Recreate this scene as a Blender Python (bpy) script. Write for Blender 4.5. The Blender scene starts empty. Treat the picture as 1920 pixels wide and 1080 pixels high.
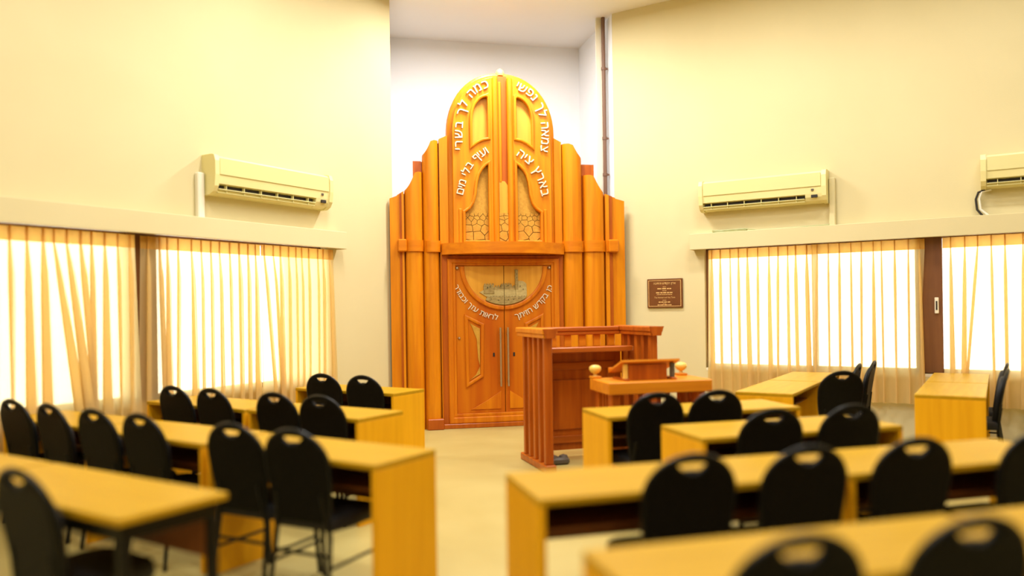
import bpy, bmesh, math, random
from mathutils import Vector, Matrix
from mathutils.geometry import tessellate_polygon
random.seed(7)
S = bpy.context.scene
COL = S.collection
PI = math.pi
# ------------------------------------------------------------------ camera
cd = bpy.data.cameras.new('camera'); cam = bpy.data.objects.new('camera', cd); COL.objects.link(cam)
cam.location = (0, 0, 1.55)
cam.rotation_mode = 'QUATERNION'
cam.rotation_quaternion = (Matrix.Rotation(PI/2, 3, 'X') @ Matrix.Rotation(-0.015, 3, 'Z')).to_quaternion()
cd.sensor_width = 36; cd.lens = 1463/1920*36; cd.shift_y = 38/1920
cd.clip_start = .05
cd.dof.use_dof = True; cd.dof.focus_distance = 9.6; cd.dof.aperture_fstop = 0.42
S.camera = cam
# ------------------------------------------------------------------ world, exposure
W = bpy.data.worlds.new('daylight'); S.world = W; W.use_nodes = True
bg = W.node_tree.nodes['Background']; bg.inputs[0].default_value = (1.0, .99, .96, 1); bg.inputs[1].default_value = 11.0
S.view_settings.view_transform = 'Standard'; S.view_settings.look = 'None'
S.view_settings.gamma = 1; S.view_settings.use_curve_mapping = False
S.view_settings.exposure = -0.25
CY = S.cycles
CY.adaptive_threshold = .02; CY.max_bounces = 7; CY.diffuse_bounces = 4; CY.glossy_bounces = 2; CY.transmission_bounces = 4; CY.transparent_max_bounces = 10
CY.caustics_reflective = False; CY.caustics_refractive = False
LAMP_W = 105.0          # watts of each added ceiling lamp
LAMP_COL = (1.0, .98, .94)
# ------------------------------------------------------------------ materials
def nt(name):
    m = bpy.data.materials.new(name); m.use_nodes = True
    t = m.node_tree; b = t.nodes['Principled BSDF']
    return m, t, b
def mat(name, c, rough=.5, c2=None, scale=(6, 6, 6), detail=4, metal=0, spec=.5, bump=0, bscale=60, coat=0):
    m, t, b = nt(name)
    b.inputs['Roughness'].default_value = rough; b.inputs['Metallic'].default_value = metal
    b.inputs['Specular IOR Level'].default_value = spec
    b.inputs['Coat Weight'].default_value = coat; b.inputs['Coat Roughness'].default_value = .15
    b.inputs['Base Color'].default_value = (*c, 1)
    tc = t.nodes.new('ShaderNodeTexCoord')
    if c2:
        mp = t.nodes.new('ShaderNodeMapping'); mp.inputs['Scale'].default_value = scale
        n = t.nodes.new('ShaderNodeTexNoise'); n.inputs['Scale'].default_value = 1; n.inputs['Detail'].default_value = detail
        n.inputs['Distortion'].default_value = .3
        r = t.nodes.new('ShaderNodeValToRGB')
        r.color_ramp.elements[0].position = .32; r.color_ramp.elements[0].color = (*c, 1)
        r.color_ramp.elements[1].position = .68; r.color_ramp.elements[1].color = (*c2, 1)
        t.links.new(tc.outputs['Object'], mp.inputs[0]); t.links.new(mp.outputs[0], n.inputs['Vector'])
        t.links.new(n.outputs['Fac'], r.inputs[0]); t.links.new(r.outputs[0], b.inputs['Base Color'])
    if bump:
        n2 = t.nodes.new('ShaderNodeTexNoise'); n2.inputs['Scale'].default_value = bscale; n2.inputs['Detail'].default_value = 3
        bp = t.nodes.new('ShaderNodeBump'); bp.inputs['Strength'].default_value = bump; bp.inputs['Distance'].default_value = .004
        t.links.new(tc.outputs['Object'], n2.inputs['Vector']); t.links.new(n2.outputs['Fac'], bp.inputs['Height'])
        t.links.new(bp.outputs[0], b.inputs['Normal'])
    return m
VG = (14, 14, .9); HG = (.9, 14, 14)
M = {}
M['wall'] = mat('cream_wall_paint', (.64, .56, .315), .7, (.68, .60, .35), (.6, .6, .6), bump=.15, bscale=90)
M['niche'] = mat('white_niche_paint', (.86, .87, .90), .75, (.89, .90, .93), (.5, .5, .5), bump=.1)
M['ceil'] = mat('pale_ceiling_paint', (.86, .83, .78), .8, (.89, .87, .82), (.5, .5, .5))
M['floor'] = mat('cream_stone_floor', (.45, .365, .125), .4, (.50, .415, .155), (1.5, 1.5, 1.5), spec=.4)
M['ark'] = mat('honey_wood', (.58, .170, .003), .42, (.73, .265, .005), VG, 5, spec=.22, coat=.05)
M['ark_h'] = mat('honey_wood_cross', (.57, .155, .003), .42, (.71, .235, .005), HG, 5, spec=.22, coat=.05)
M['door'] = mat('orange_door_wood', (.43, .072, .002), .42, (.62, .185, .004), (5, 5, .35), 3, spec=.22, coat=.05)
M['door_m'] = mat('orange_moulding_wood', (.53, .125, .003), .42, (.67, .215, .005), VG, 4, spec=.22, coat=.05)
M['ark_pale'] = mat('pale_honey_wood', (.66, .29, .014), .45, (.76, .37, .028), VG, 5)
M['ark_dark'] = mat('amber_wood', (.36, .070, .003), .42, (.50, .12, .005), VG, 5, spec=.3, coat=.08)
M['sand'] = mat('sand_carving', (.48, .235, .015), .7, (.58, .31, .028), (25, 25, 25), bump=.5, bscale=70)
M['crack'] = mat('dark_crack', (.05, .018, .003), .9)
M['bima'] = mat('red_brown_wood', (.33, .060, .003), .4, (.54, .13, .006), VG, 5, spec=.3, coat=.15)
M['bima_h'] = mat('red_brown_wood_cross', (.36, .075, .005), .4, (.52, .13, .008), HG, 5, spec=.3, coat=.15)
M['desk'] = mat('orange_wood', (.62, .19, .006), .4, (.74, .27, .010), HG, 5, spec=.3, coat=.1)
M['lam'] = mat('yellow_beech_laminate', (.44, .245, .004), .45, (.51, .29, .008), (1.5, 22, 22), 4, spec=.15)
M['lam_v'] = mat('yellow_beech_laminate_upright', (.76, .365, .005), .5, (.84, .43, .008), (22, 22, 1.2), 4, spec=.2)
M['lam_in'] = mat('brown_shaded_table_inside', (.16, .045, .008), .5, (.22, .07, .012), (20, 20, 2), 4)  # brown underside, its colour darkened for the shade beneath the table
M['edge'] = mat('brown_edge_strip', (.45, .20, .03), .5)
M['fabric'] = mat('black_upholstery', (.0045, .0038, .004), .7, (.007, .006, .006), (40, 40, 40), bump=.2, bscale=300)
M['shell'] = mat('black_chair_shell', (.0040, .0034, .003), .5, (.006, .005, .0045), (30, 30, 30), spec=.10)
M['steel'] = mat('black_steel', (.004, .0036, .003), .4, spec=.25)
M['ac'] = mat('cream_plastic', (.74, .66, .30), .4, (.78, .70, .34), (2, 2, 2))
M['acp'] = mat('cream_plastic_panel', (.70, .64, .30), .3)
M['dark'] = mat('dark_slot', (.02, .015, .01), .7)
M['white'] = mat('white_plastic', (.82, .78, .66), .45)
M['cord'] = mat('pale_green_cable', (.42, .45, .22), .5)
M['brown'] = mat('brown_window_frame', (.13, .045, .014), .45, (.18, .07, .022), VG)
M['bronze'] = mat('bronze_plaque', (.14, .045, .010), .4, (.18, .06, .014), (8, 8, 8), metal=.2)
M['gilt'] = mat('gilt_lettering', (.80, .52, .20), .4, metal=.2)
M['letter'] = mat('silver_letter', (.80, .72, .56), .4, metal=.1)
M['stone'] = mat('stone_relief', (.26, .18, .055), .8, (.42, .31, .12), (22, 22, 60), bump=.5, bscale=70)
M['stone_l'] = mat('pale_stone_relief', (.42, .32, .12), .8, (.55, .44, .19), (18, 18, 50), bump=.4, bscale=70)
M['stone_d'] = mat('stone_relief_opening', (.05, .035, .015), .9)
M['metal'] = mat('brushed_steel', (.50, .38, .24), .4, metal=.8)
M['pipe'] = mat('brown_pipe', (.17, .085, .05), .5)
M['ball'] = mat('pale_wood_knob', (.80, .52, .10), .35, (.85, .58, .14), (10, 10, 10))
M['grey'] = mat('dark_grey_plastic', (.10, .08, .06), .5)
def glass_mat():
    m, t, b = nt('window_glass'); t.nodes.remove(b); o = t.nodes['Material Output']
    tr = t.nodes.new('ShaderNodeBsdfTransparent'); gl = t.nodes.new('ShaderNodeBsdfGlossy'); gl.inputs['Roughness'].default_value = .02
    fr = t.nodes.new('ShaderNodeFresnel'); mx = t.nodes.new('ShaderNodeMixShader')
    tr.inputs[0].default_value = (.97, .97, .95, 1)
    t.links.new(fr.outputs[0], mx.inputs[0]); t.links.new(tr.outputs[0], mx.inputs[1]); t.links.new(gl.outputs[0], mx.inputs[2])
    t.links.new(mx.outputs[0], o.inputs[0]); return m
def cloth_mat(name, tcol, scol, tfac, sfac):
    m, t, b = nt(name); o = t.nodes['Material Output']
    b.inputs['Base Color'].default_value = (*scol, 1); b.inputs['Roughness'].default_value = .9; b.inputs['Specular IOR Level'].default_value = .1
    tl = t.nodes.new('ShaderNodeBsdfTranslucent'); tl.inputs[0].default_value = (*scol, 1)
    tr = t.nodes.new('ShaderNodeBsdfTransparent'); tr.inputs[0].default_value = (*tcol, 1)
    m1 = t.nodes.new('ShaderNodeMixShader'); m1.inputs[0].default_value = sfac
    m2 = t.nodes.new('ShaderNodeMixShader'); m2.inputs[0].default_value = tfac
    t.links.new(b.outputs[0], m1.inputs[1]); t.links.new(tl.outputs[0], m1.inputs[2])
    t.links.new(m1.outputs[0], m2.inputs[1]); t.links.new(tr.outputs[0], m2.inputs[2])
    t.links.new(m2.outputs[0], o.inputs[0]); return m
M['glass'] = glass_mat()
M['sheer'] = cloth_mat('sheer_apricot_curtain', (1.0, .86, .62), (.90, .72, .35), .22, .6)
M['sheer_dim_sky'] = cloth_mat('dim_sky_sheer_apricot_curtain', (1.0, .88, .66), (.90, .72, .35), .15, .62)  # same cloth as on the right; less transparency imitates a dimmer sky
M['heading'] = cloth_mat('apricot_heading_tape', (1, .75, .4), (.80, .45, .10), .01, .40)
def lamp_mat():
    m, t, b = nt('added_lamp_diffuser'); b.inputs['Emission Color'].default_value = (*LAMP_COL, 1); b.inputs['Emission Strength'].default_value = 3; return m
M['lamp'] = lamp_mat()
# ------------------------------------------------------------------ mesh helpers
class MB:
    def __init__(s): s.v = []; s.f = []; s.sm = []
    def add(s, vs, fs, smooth=False):
        k = len(s.v); s.v += [tuple(p) for p in vs]; s.f += [tuple(i+k for i in f) for f in fs]; s.sm += [smooth]*len(fs); return s
    def box(s, x0, x1, y0, y1, z0, z1):
        vs = [(x, y, z) for x in (x0, x1) for y in (y0, y1) for z in (z0, z1)]
        return s.add(vs, [(0,1,3,2), (4,6,7,5), (0,4,5,1), (2,3,7,6), (0,2,6,4), (1,5,7,3)])
    def cbox(s, x0, x1, y0, y1, z0, z1, b=.006):
        """box with chamfered edges"""
        bm = bmesh.new(); bmesh.ops.create_cube(bm, size=1)
        for v in bm.verts:
            v.co = Vector(((x0+x1)/2+v.co.x*(x1-x0), (y0+y1)/2+v.co.y*(y1-y0), (z0+z1)/2+v.co.z*(z1-z0)))
        b = min(b, (x1-x0)*.4, (y1-y0)*.4, (z1-z0)*.4)
        bmesh.ops.bevel(bm, geom=bm.edges[:], offset=b, segments=1, affect='EDGES', profile=.5)
        bm.verts.index_update(); s.add([v.co for v in bm.verts], [[v.index for v in f.verts] for f in bm.faces]); bm.free(); return s
    def tube(s, pts, r, n=8, caps=True):
        pts = [Vector(p) for p in pts]; rs = r if isinstance(r, (list, tuple)) else [r]*len(pts)
        vs = []; up = None
        for i, p in enumerate(pts):
            d = (pts[min(i+1, len(pts)-1)]-pts[max(i-1, 0)]).normalized()
            if up is None: up = Vector((0, 0, 1)) if abs(d.z) < .9 else Vector((1, 0, 0))
            a = d.cross(up).normalized(); b = a.cross(d).normalized(); up = b
            for k in range(n):
                t = 2*PI*k/n; vs.append(p+a*(rs[i]*math.cos(t))+b*(rs[i]*math.sin(t)))
        fs = []
        for i in range(len(pts)-1):
            for k in range(n):
                fs.append((i*n+k, i*n+(k+1) % n, (i+1)*n+(k+1) % n, (i+1)*n+k))
        s.add(vs, fs, True)
        if caps:
            s.add(vs[:n], [tuple(range(n))]); s.add(vs[-n:], [tuple(range(n))])
        return s
    def lathe(s, prof, n=20, c=(0, 0, 0)):
        vs = []; fs = []
        for r, z in prof:
            for k in range(n):
                t = 2*PI*k/n; vs.append((c[0]+r*math.cos(t), c[1]+r*math.sin(t), c[2]+z))
        for i in range(len(prof)-1):
            for k in range(n):
                fs.append((i*n+k, i*n+(k+1) % n, (i+1)*n+(k+1) % n, (i+1)*n+k))
        return s.add(vs, fs, True)
    def plate(s, outer, y0, y1, holes=(), bev=0, smooth=False):
        """polygon in the x-z plane given depth along y; bev rounds the y0 (front) edge"""
        loops = [list(outer)]+[list(h) for h in holes]
        def area(l): return sum(l[i][0]*l[(i+1) % len(l)][1]-l[(i+1) % len(l)][0]*l[i][1] for i in range(len(l)))/2
        for i, l in enumerate(loops):
            if (area(l) > 0) != (i == 0): l.reverse()
        def inset(l, d):
            out = []; n = len(l)
            for i in range(n):
                a, p, c = Vector(l[i-1]), Vector(l[i]), Vector(l[(i+1) % n])
                e1 = (p-a); e2 = (c-p)
                if e1.length < 1e-7 or e2.length < 1e-7: out.append(tuple(p)); continue
                e1.normalize(); e2.normalize()
                m = Vector((-e1.y-e2.y, e1.x+e2.x))
                if m.length < 1e-6: out.append(tuple(p)); continue
                m.normalize(); cs = max(.45, m.dot(Vector((-e1.y, e1.x)))); out.append(tuple(p+m*(d/cs)))
            return out
        if bev:
            sg = 1 if y1 > y0 else -1
            rings = [([inset(l, bev) for l in loops], y0), ([inset(l, bev*.3) for l in loops], y0+sg*bev*.3), (loops, y0+sg*bev), (loops, y1)]
        else: rings = [(loops, y0), (loops, y1)]
        offs = []; vs = []
        for ls, y in rings:
            o = []
            for l in ls: o.append(len(vs)); vs += [(p[0], y, p[1]) for p in l]
            offs.append(o)
        fs = []
        for r in range(len(rings)-1):
            for li, l in enumerate(loops):
                n = len(l)
                for i in range(n):
                    j = (i+1) % n
                    fs.append((offs[r][li]+i, offs[r][li]+j, offs[r+1][li]+j, offs[r+1][li]+i))
        s.add(vs, fs, smooth)
        tri = tessellate_polygon([[Vector((p[0], p[1], 0)) for p in l] for l in rings[0][0]])
        base = [(p[0], rings[0][1], p[1]) for l in rings[0][0] for p in l]; s.add(base, tri)
        top = [(p[0], y1, p[1]) for l in loops for p in l]; s.add(top, [tuple(reversed(t)) for t in tri])
        return s
    def mesh(s, name):
        me = bpy.data.meshes.new(name); me.from_pydata(s.v, [], s.f)
        for p, q in zip(me.polygons, s.sm): p.use_smooth = q
        bm = bmesh.new(); bm.from_mesh(me); bmesh.ops.remove_doubles(bm, verts=bm.verts, dist=1e-5)
        bmesh.ops.recalc_face_normals(bm, faces=bm.faces); bm.to_mesh(me); bm.free()
        if any(s.sm): me.set_sharp_from_angle(angle=math.radians(42))
        return me
    def build(s, name, m, parent=None, loc=(0, 0, 0), rz=0):
        me = s.mesh(name); me.materials.append(M[m] if isinstance(m, str) else m)
        return link(name, me, parent, loc, rz)
def link(name, me, parent=None, loc=(0, 0, 0), rz=0):
    o = bpy.data.objects.new(name, me); COL.objects.link(o); o.parent = parent
    o.location = loc; o.rotation_euler = (0, 0, rz); return o
def empty(name, loc, rz, label, cat, group=None):
    o = link(name, None, None, loc, rz); o.empty_display_size = .1; return tag(o, label, cat, group)
def tag(o, label, cat, group=None):
    o['label'] = label; o['category'] = cat
    if group: o['group'] = group
    return o
def struct(o, label=None):
    o['kind'] = 'structure'
    if label: o['label'] = label
    return o
def copy_tree(o, parent=None):
    c = o.copy(); COL.objects.link(c); c.parent = parent
    for ch in list(o.children):
        if ch.name in done: continue
        copy_tree(ch, c)
    return c
done = set()
def sub(name, m, parent, b, label=None):
    o = b.build(name, m, parent)
    if label: o['label'] = label
    return o
# ------------------------------------------------------------------ room frame: u along right wall, v along left wall
A32 = math.radians(32)
U = Vector((math.cos(A32), -math.sin(A32))); V = Vector((math.sin(A32), math.cos(A32)))
def uv(u, v): p = U*u+V*v; return (p.x, p.y)
A13 = math.radians(13); CH = Vector((math.cos(A13), math.sin(A13))); CN = Vector((-math.sin(A13), math.cos(A13)))
JL = Vector((-1.536, 10.15)); JR = Vector((1.449, 10.839))
LW = JL.dot(U)      # left wall plane (u)
RW = JR.dot(V)      # right wall plane (v)
SL0 = JL.dot(V); SR0 = JR.dot(U)
H = 5.62; T = .25
U1, V1 = 6.6, -2.6  # far sides behind the camera
# left wall frame: local x = along wall (0 at niche jamb, negative towards camera), y = outwards from the room
def wallmesh(x0, x1, ox0, ox1, z0, z1):
    b = MB(); b.box(x0, ox0, 0, T, 0, H); b.box(ox1, x1, 0, T, 0, H); b.box(ox0, ox1, 0, T, 0, z0); b.box(ox0, ox1, 0, T, z1, H); return b
RZL = PI/2-A32      # left wall local x axis = V ; local +y = -U (outwards)
RZR = -A32          # right wall local x axis = U ; local +y = V (outwards)
LXL = V1-SL0        # left wall length to the rear
struct(wallmesh(LXL-T, 0, -7.2, -1.22, .74, 2.32).build('wall_left', 'wall', None, (JL.x, JL.y, 0), RZL))
struct(wallmesh(0, U1-SR0+T, 1.26, 6.9, .74, 2.32).build('wall_right', 'wall', None, (JR.x, JR.y, 0), RZR))
nd = 1.5; NW = (JR-JL).length
nb = JL+CN*nd
struct(MB().box(-.5, NW+.5, 0, T, 0, H).build('wall_niche_back', 'niche', None, (nb.x, nb.y, 0), A13))
struct(MB().box(-T, 0, .02, nd, 0, H).build('wall_niche_left', 'niche', None, (JL.x, JL.y, 0), A13))
struct(MB().box(0, T, .02, nd, 0, H).build('wall_niche_right', 'niche', None, (JR.x, JR.y, 0), A13))
p = uv(LW, V1); struct(MB().box(0, U1-LW, -T, 0, 0, H).build('wall_rear', 'wall', None, (p[0], p[1], 0), -A32))
p = uv(U1, V1); struct(MB().box(0, RW-V1, -T, 0, 0, H).build('wall_side', 'wall', None, (p[0], p[1], 0), RZL))
p = uv(LW-T-2, V1-T)
struct(MB().box(0, U1-LW+2*T+2, 0, RW-V1+5, -.2, 0).build('floor', 'floor', None, (p[0], p[1], 0), -A32))
struct(MB().box(0, U1-LW+2*T+2, 0, RW-V1+5, 0, .2).build('ceiling', 'ceil', None, (p[0], p[1], H), -A32))
# added ceiling lamps, unseen, placed to light the room, niche and table ends
k = 0
LAMPS = [(.05, 9.55, 1.85, 'nearest the ark, to brighten the niche'), (-1.1, 7.1, .9, 'left of the aisle before the ark'), (2.3, 7.9, .75, 'near the plaque'), (-2.3, 4.4, .75, 'above the left rows'),
         (-.2, 5.6, .8, 'above the aisle'), (2.5, 5.4, .7, 'above the right rows'), (4.4, 6.3, .8, 'by the right curtains'), (.2, 3.2, .7, 'above the front of the aisle'), (-1.2, .2, 1.0, 'behind the viewer on the left, to brighten the table ends'), (2.2, -.6, 1.0, 'behind the viewer on the right, to brighten the table ends')]
for x, y, pw, where in LAMPS:
    if True:
        L = empty('added_ceiling_lamp', (x, y, H), -A32, 'added unseen ceiling lamp ' + where, 'lamp', 'added ceiling lamps')
        b = MB(); b.cbox(-.65, .65, -.16, .16, -.07, 0, .01); b.build('housing', 'white', L)
        MB().cbox(-.62, .62, -.13, .13, -.085, -.07, .004).build('diffuser', 'lamp', L)
        ld = bpy.data.lights.new('added_lamp_light', 'AREA'); ld.shape = 'RECTANGLE'; ld.size = 1.2; ld.size_y = .25
        ld.energy = LAMP_W*pw; ld.color = LAMP_COL
        lo = bpy.data.objects.new('added_lamp_light', ld); COL.objects.link(lo); lo.parent = L; lo.location = (0, 0, -.10)
# niche pipe and trim
p = JR+CN*.16-CH*.075
o = MB().box(-.045, .045, -.01, .02, 2.6, H).build('trim_1', 'white', None, (p.x-.06, p.y+.03, 0), A13); struct(o)
P = empty('drain_pipe', (p.x, p.y, 0), A13, 'thin brown vertical pipe running down the right edge of the white niche', 'pipe')
MB().tube([(0, 0, 2.0), (0, 0, H)], .026, 10).build('pipe', 'pipe', P)
for z in (3.41, 3.92, 4.9):
    MB().tube([(0, 0, z-.02), (0, 0, z+.02)], .034, 10).cbox(.0, .06, -.012, .012, z-.012, z+.012, .002).build('clamp', 'pipe', P)
# ------------------------------------------------------------------ windows
def window(idx, wallo, rz, x0, x1, z0, z1, muls):
    Wd = link('window_%d' % idx, None, None, (wallo.x, wallo.y, 0), rz); struct(Wd)
    f = MB(); w = .05
    f.box(x0, x1, .06, .14, z0, z0+w); f.box(x0, x1, .06, .14, z1-w, z1); f.box(x0, x0+w, .06, .14, z0, z1); f.box(x1-w, x1, .06, .14, z0, z1)
    f.build('window_frame', 'brown', Wd)
    xs = [x0]
    for a, c in muls:
        MB().cbox(a, c, .03, .15, z0, z1, .008).build('mullion', 'brown', Wd); xs += [a, c]
    xs.append(x1)
    for i in range(0, len(xs), 2):
        MB().box(xs[i], xs[i+1], .10, .105, z0, z1).build('pane', 'glass', Wd)
    MB().cbox(x0, x1, -.002, .06, z0-.04, z0, .006).build('window_sill', 'white', Wd)
    return Wd
window(1, JL, RZL, -7.2, -1.22, .74, 2.32, [(-3.64, -3.34), (-5.6, -5.52)])
w2 = window(2, JR, RZR, 1.26, 6.9, .74, 2.32, [(3.70, 3.975), (2.58, 2.63), (5.2, 5.26)])
b = MB(); b.cbox(3.895, 3.935, .005, .03, 1.42, 1.60, .004); b.build('latch', 'white', w2)
MB().box(3.907, 3.923, .0, .006, 1.46, 1.56).build('latch_slot', 'dark', w2)
# ------------------------------------------------------------------ pelmets, rails, curtains
def pelmet(name, wallo, rz, x0, x1, z0, z1, label):
    P = empty(name, (wallo.x, wallo.y, 0), rz, label, 'pelmet')
    MB().cbox(x0, x1, -.17, -.145, z0, z1, .004).build('front_board', 'wall', P)
    MB().cbox(x0, x1, -.145, 0, z1-.025, z1, .004).build('top_board', 'wall', P)
    MB().cbox(x0, x0+.02, -.145, 0, z0, z1-.025, .003).build('end_board', 'wall', P)
    MB().cbox(x1-.02, x1, -.145, 0, z0, z1-.025, .003).build('end_board', 'wall', P)
    for y in (-.13, -.105): pass
    MB().cbox(x0+.02, x1-.02, -.125, -.07, z0+.005, z0+.03, .004).build('curtain_rail', 'white', P)
    return P
pelmet('curtain_pelmet', JL, RZL, -7.5, -1.02, 2.275, 2.475, 'long cream boxed pelmet above the left curtains')
pelmet('curtain_pelmet', JR, RZR, 1.12, 7.2, 2.27, 2.475, 'long cream boxed pelmet above the right curtains')
def curtain(wallo, rz, x0, x1, n, seed, label, lean=(), ztop=2.262, zband=2.145, zhem=.40, flare=(0, 0), w0=.020, y0=-.085, cloth='sheer'):
    """pinch-pleated curtain: each pleat is a real triple fold of the cloth; lean = {pleat: sideways drift at hem}"""
    rnd = random.Random(seed); lean = dict(lean)
    C = empty('curtain', (wallo.x, wallo.y, 0), rz, label, 'curtain', 'apricot curtains at the windows')
    xs = [x0+(x1-x0)*(i+.5)/n+rnd.uniform(-.02, .02) for i in range(n)]
    drift = [rnd.gauss(0, .012)+lean.get(i, 0) for i in range(n)]
    wid = [w0*rnd.uniform(.7, 1.35) for i in range(n)]
    wb = [w0*rnd.choice((.25, .5, .8, 1.2, 2.2)) for i in range(n)]
    dep = [rnd.uniform(.02, .038) for i in range(n)]
    def row(z):
        t = max(0., (zband-z)/(zband-zhem)); q = min(1, t*6)
        pts = [(x0-flare[0]*t, y0)]
        prev = x0-flare[0]*t
        for i in range(n):
            x = xs[i]+drift[i]*t
            w = wid[i]*(.35+.65*q)*(1-t)+wb[i]*t+.002
            d = dep[i]*(.35+.65*q)
            pts += [((prev+x-w)/2, y0+.010+.010*q), (x-w*.6, y0+.004), (x+w, y0-.006), (x+w*.7, y0-d*.5), (x-w, y0-d), (x-w*.6, y0-d*1.25), (x+w*.8, y0-d*1.2), (x+w*1.3, y0-.004)]
            prev = x+w*1.3
        xe = x1+flare[1]*t
        pts += [((prev+xe)/2, y0+.008), (xe, y0)]
        return pts
    def surf(zs, name, m, off=0):
        vs = []; rows = [row(z) for z in zs]; nn = len(rows[0])
        for z, r in zip(zs, rows): vs += [(a, c+off, z) for a, c in r]
        fs = [(j*nn+i, j*nn+i+1, (j+1)*nn+i+1, (j+1)*nn+i) for j in range(len(zs)-1) for i in range(nn-1)]
        me = bpy.data.meshes.new(name); me.from_pydata(vs, [], fs); me.materials.append(M[m])
        for q in me.polygons: q.use_smooth = True
        return link(name, me, C)
    surf([ztop, (ztop+zband)/2, zband], 'heading_tape', 'heading')
    surf([zband, zband-.04, zband-.09, zband-.16, zband-.26, zband-.4, zband-.6, zband-.8, zband-1.0, zband-1.2, zband-1.4, zband-1.6, zhem], 'drape', cloth)
    return C
GL = 'apricot curtains at the windows'
curtain(JL, RZL, -6.90, -3.63, 30, 1, 'leftmost sheer apricot curtain with slanting folds, left of the dark gap', {23: .25, 24: .22, 25: .12}, flare=(0, .055), w0=.025, cloth='sheer_dim_sky')
curtain(JL, RZL, -3.56, -2.20, 12, 2, 'sheer apricot curtain on the left wall just right of the dark gap', {0: -.02, 1: .03}, flare=(.045, 0), w0=.021, y0=-.055, cloth='sheer_dim_sky')
curtain(JL, RZL, -2.225, -1.17, 10, 3, 'sheer apricot curtain at the right end of the left window, nearest the ark', {0: .13, 1: .1, 9: .03}, flare=(0, .06), w0=.019, y0=-.09, cloth='sheer_dim_sky')
curtain(JR, RZR, 1.33, 2.60, 11, 4, 'sheer apricot curtain on the right wall nearest the ark', {10: .03}, flare=(.03, 0), w0=.013, y0=-.055)
curtain(JR, RZR, 2.605, 3.81, 10, 5, 'sheer apricot curtain on the right wall just left of the brown window post', {0: -.05}, flare=(0, -.09), w0=.011)
curtain(JR, RZR, 3.985, 6.95, 22, 6, 'sheer apricot curtain on the right wall right of the brown window post', {1: -.02, 2: -.16}, flare=(0, 0), w0=.013)
# ------------------------------------------------------------------ air conditioners
def aircon(wallo, rz, x0, x1, z0, z1, label, flip):
    A = empty('air_conditioner', (wallo.x, wallo.y, 0), rz, label, 'air conditioner', 'wall air conditioners')
    h = z1-z0; L = x1-x0
    def prof(b, pts, xa, xb):
        n = len(pts); vs = [(xa, -y, z0+z*h) for y, z in pts]+[(xb, -y, z0+z*h) for y, z in pts]
        fs = [(i, (i+1) % n, n+(i+1) % n, n+i) for i in range(n)]+[tuple(range(n)), tuple(range(n, 2*n))]
        return b.add(vs, fs)
    body = [(0, 0), (.10, .0), (.15, .06), (.175, .17), (.185, .28), (.195, .5), (.195, .85), (.18, .97), (.15, 1), (0, 1)]
    slot = [(0, 0), (.09, .0), (.13, .04), (.160, .115), (.125, .13), (.125, .245), (.185, .27), (.195, .5), (.195, .85), (.18, .97), (.15, 1), (0, 1)]
    e = .05; box = .24
    bxa, bxb = (x0+e, x1-box) if flip else (x0+e, x1-box)
    b = MB(); prof(b, slot, bxa, bxb); prof(b, body, bxb, x1-e); b.build('body', 'ac', A)
    for xa, xb in ((x0, x0+e), (x1-e, x1)):
        bb = MB(); prof(bb, [(0, -.02), (.11, -.02), (.165, .06), (.195, .2), (.21, .5), (.21, .85), (.19, 1.0), (.15, 1.03), (0, 1.03)], xa, xb); bb.build('end_cap', 'ac', A)
    MB().cbox(x0+e+.01, x1-e-.01, -.204, -.194, z0+.50*h, z0+.93*h, .003).build('front_panel', 'acp', A)
    MB().box(bxa+.01, bxb-.01, -.135, -.122, z0+.13*h, z0+.245*h).build('air_outlet', 'dark', A)
    MB().cbox(bxa+.005, bxb-.005, -.182, -.172, z0+.115*h, z0+.14*h, .002).build('louver', 'acp', A)
    MB().cbox(bxa+.005, bxb-.005, -.165, -.15, z0+.035*h, z0+.06*h, .002).build('louver', 'acp', A)
    for i in range(6):
        xx = bxa+(bxb-bxa)*(i+.5)/6; MB().box(xx-.003, xx+.003, -.172, -.13, z0+.04*h, z0+.25*h).build('vane', 'acp', A)
    MB().cbox(x1-.17, x1-.10, -.197, -.178, z0+.15*h, z0+.24*h, .002).build('display', 'dark', A)
    MB().cbox(x1-.17, x1-.14, -.2, -.19, z0+.37*h, z0+.43*h, .001).build('badge', 'grey', A)
    return A
aircon(JL, RZL, -2.86, -1.27, 2.72, 3.10, 'cream wall air conditioner above the left curtains', False)
aircon(JR, RZR, 1.26, 2.80, 2.755, 3.13, 'cream wall air conditioner above the plaque end of the right curtains', False)
aircon(JR, RZR, 4.36, 5.9, 2.765, 3.115, 'cream wall air conditioner cut off by the right edge of the picture', False)
tag(MB().cbox(-2.945, -2.868, -.06, 0, 2.475, 2.93, .01).build('cable_duct', 'white', None, (JL.x, JL.y, 0), RZL), 'white vertical cable duct under the left air conditioner', 'cable duct')
tag(MB().cbox(2.805, 2.875, -.06, 0, 2.475, 3.05, .01).build('cable_duct', 'wall', None, (JR.x, JR.y, 0), RZR), 'cream vertical cable duct at the end of the right wall air conditioner', 'cable duct')
pts = []
for i in range(50):
    t = i/50*2*PI*3; pts.append((1.62+.22*math.cos(t), -.09+.05*math.sin(t), 2.491+.012*(i/50)+.006*math.sin(t*1.7)))
pts += [(1.95, -.06, 2.486), (2.3, -.04, 2.487), (2.8, -.03, 2.495)]
tag(MB().tube(pts, .007, 6).build('coiled_cable', 'cord', None, (JR.x, JR.y, 0), RZR), 'pale green cable coiled on top of the right pelmet', 'cable')
hs = []
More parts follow.
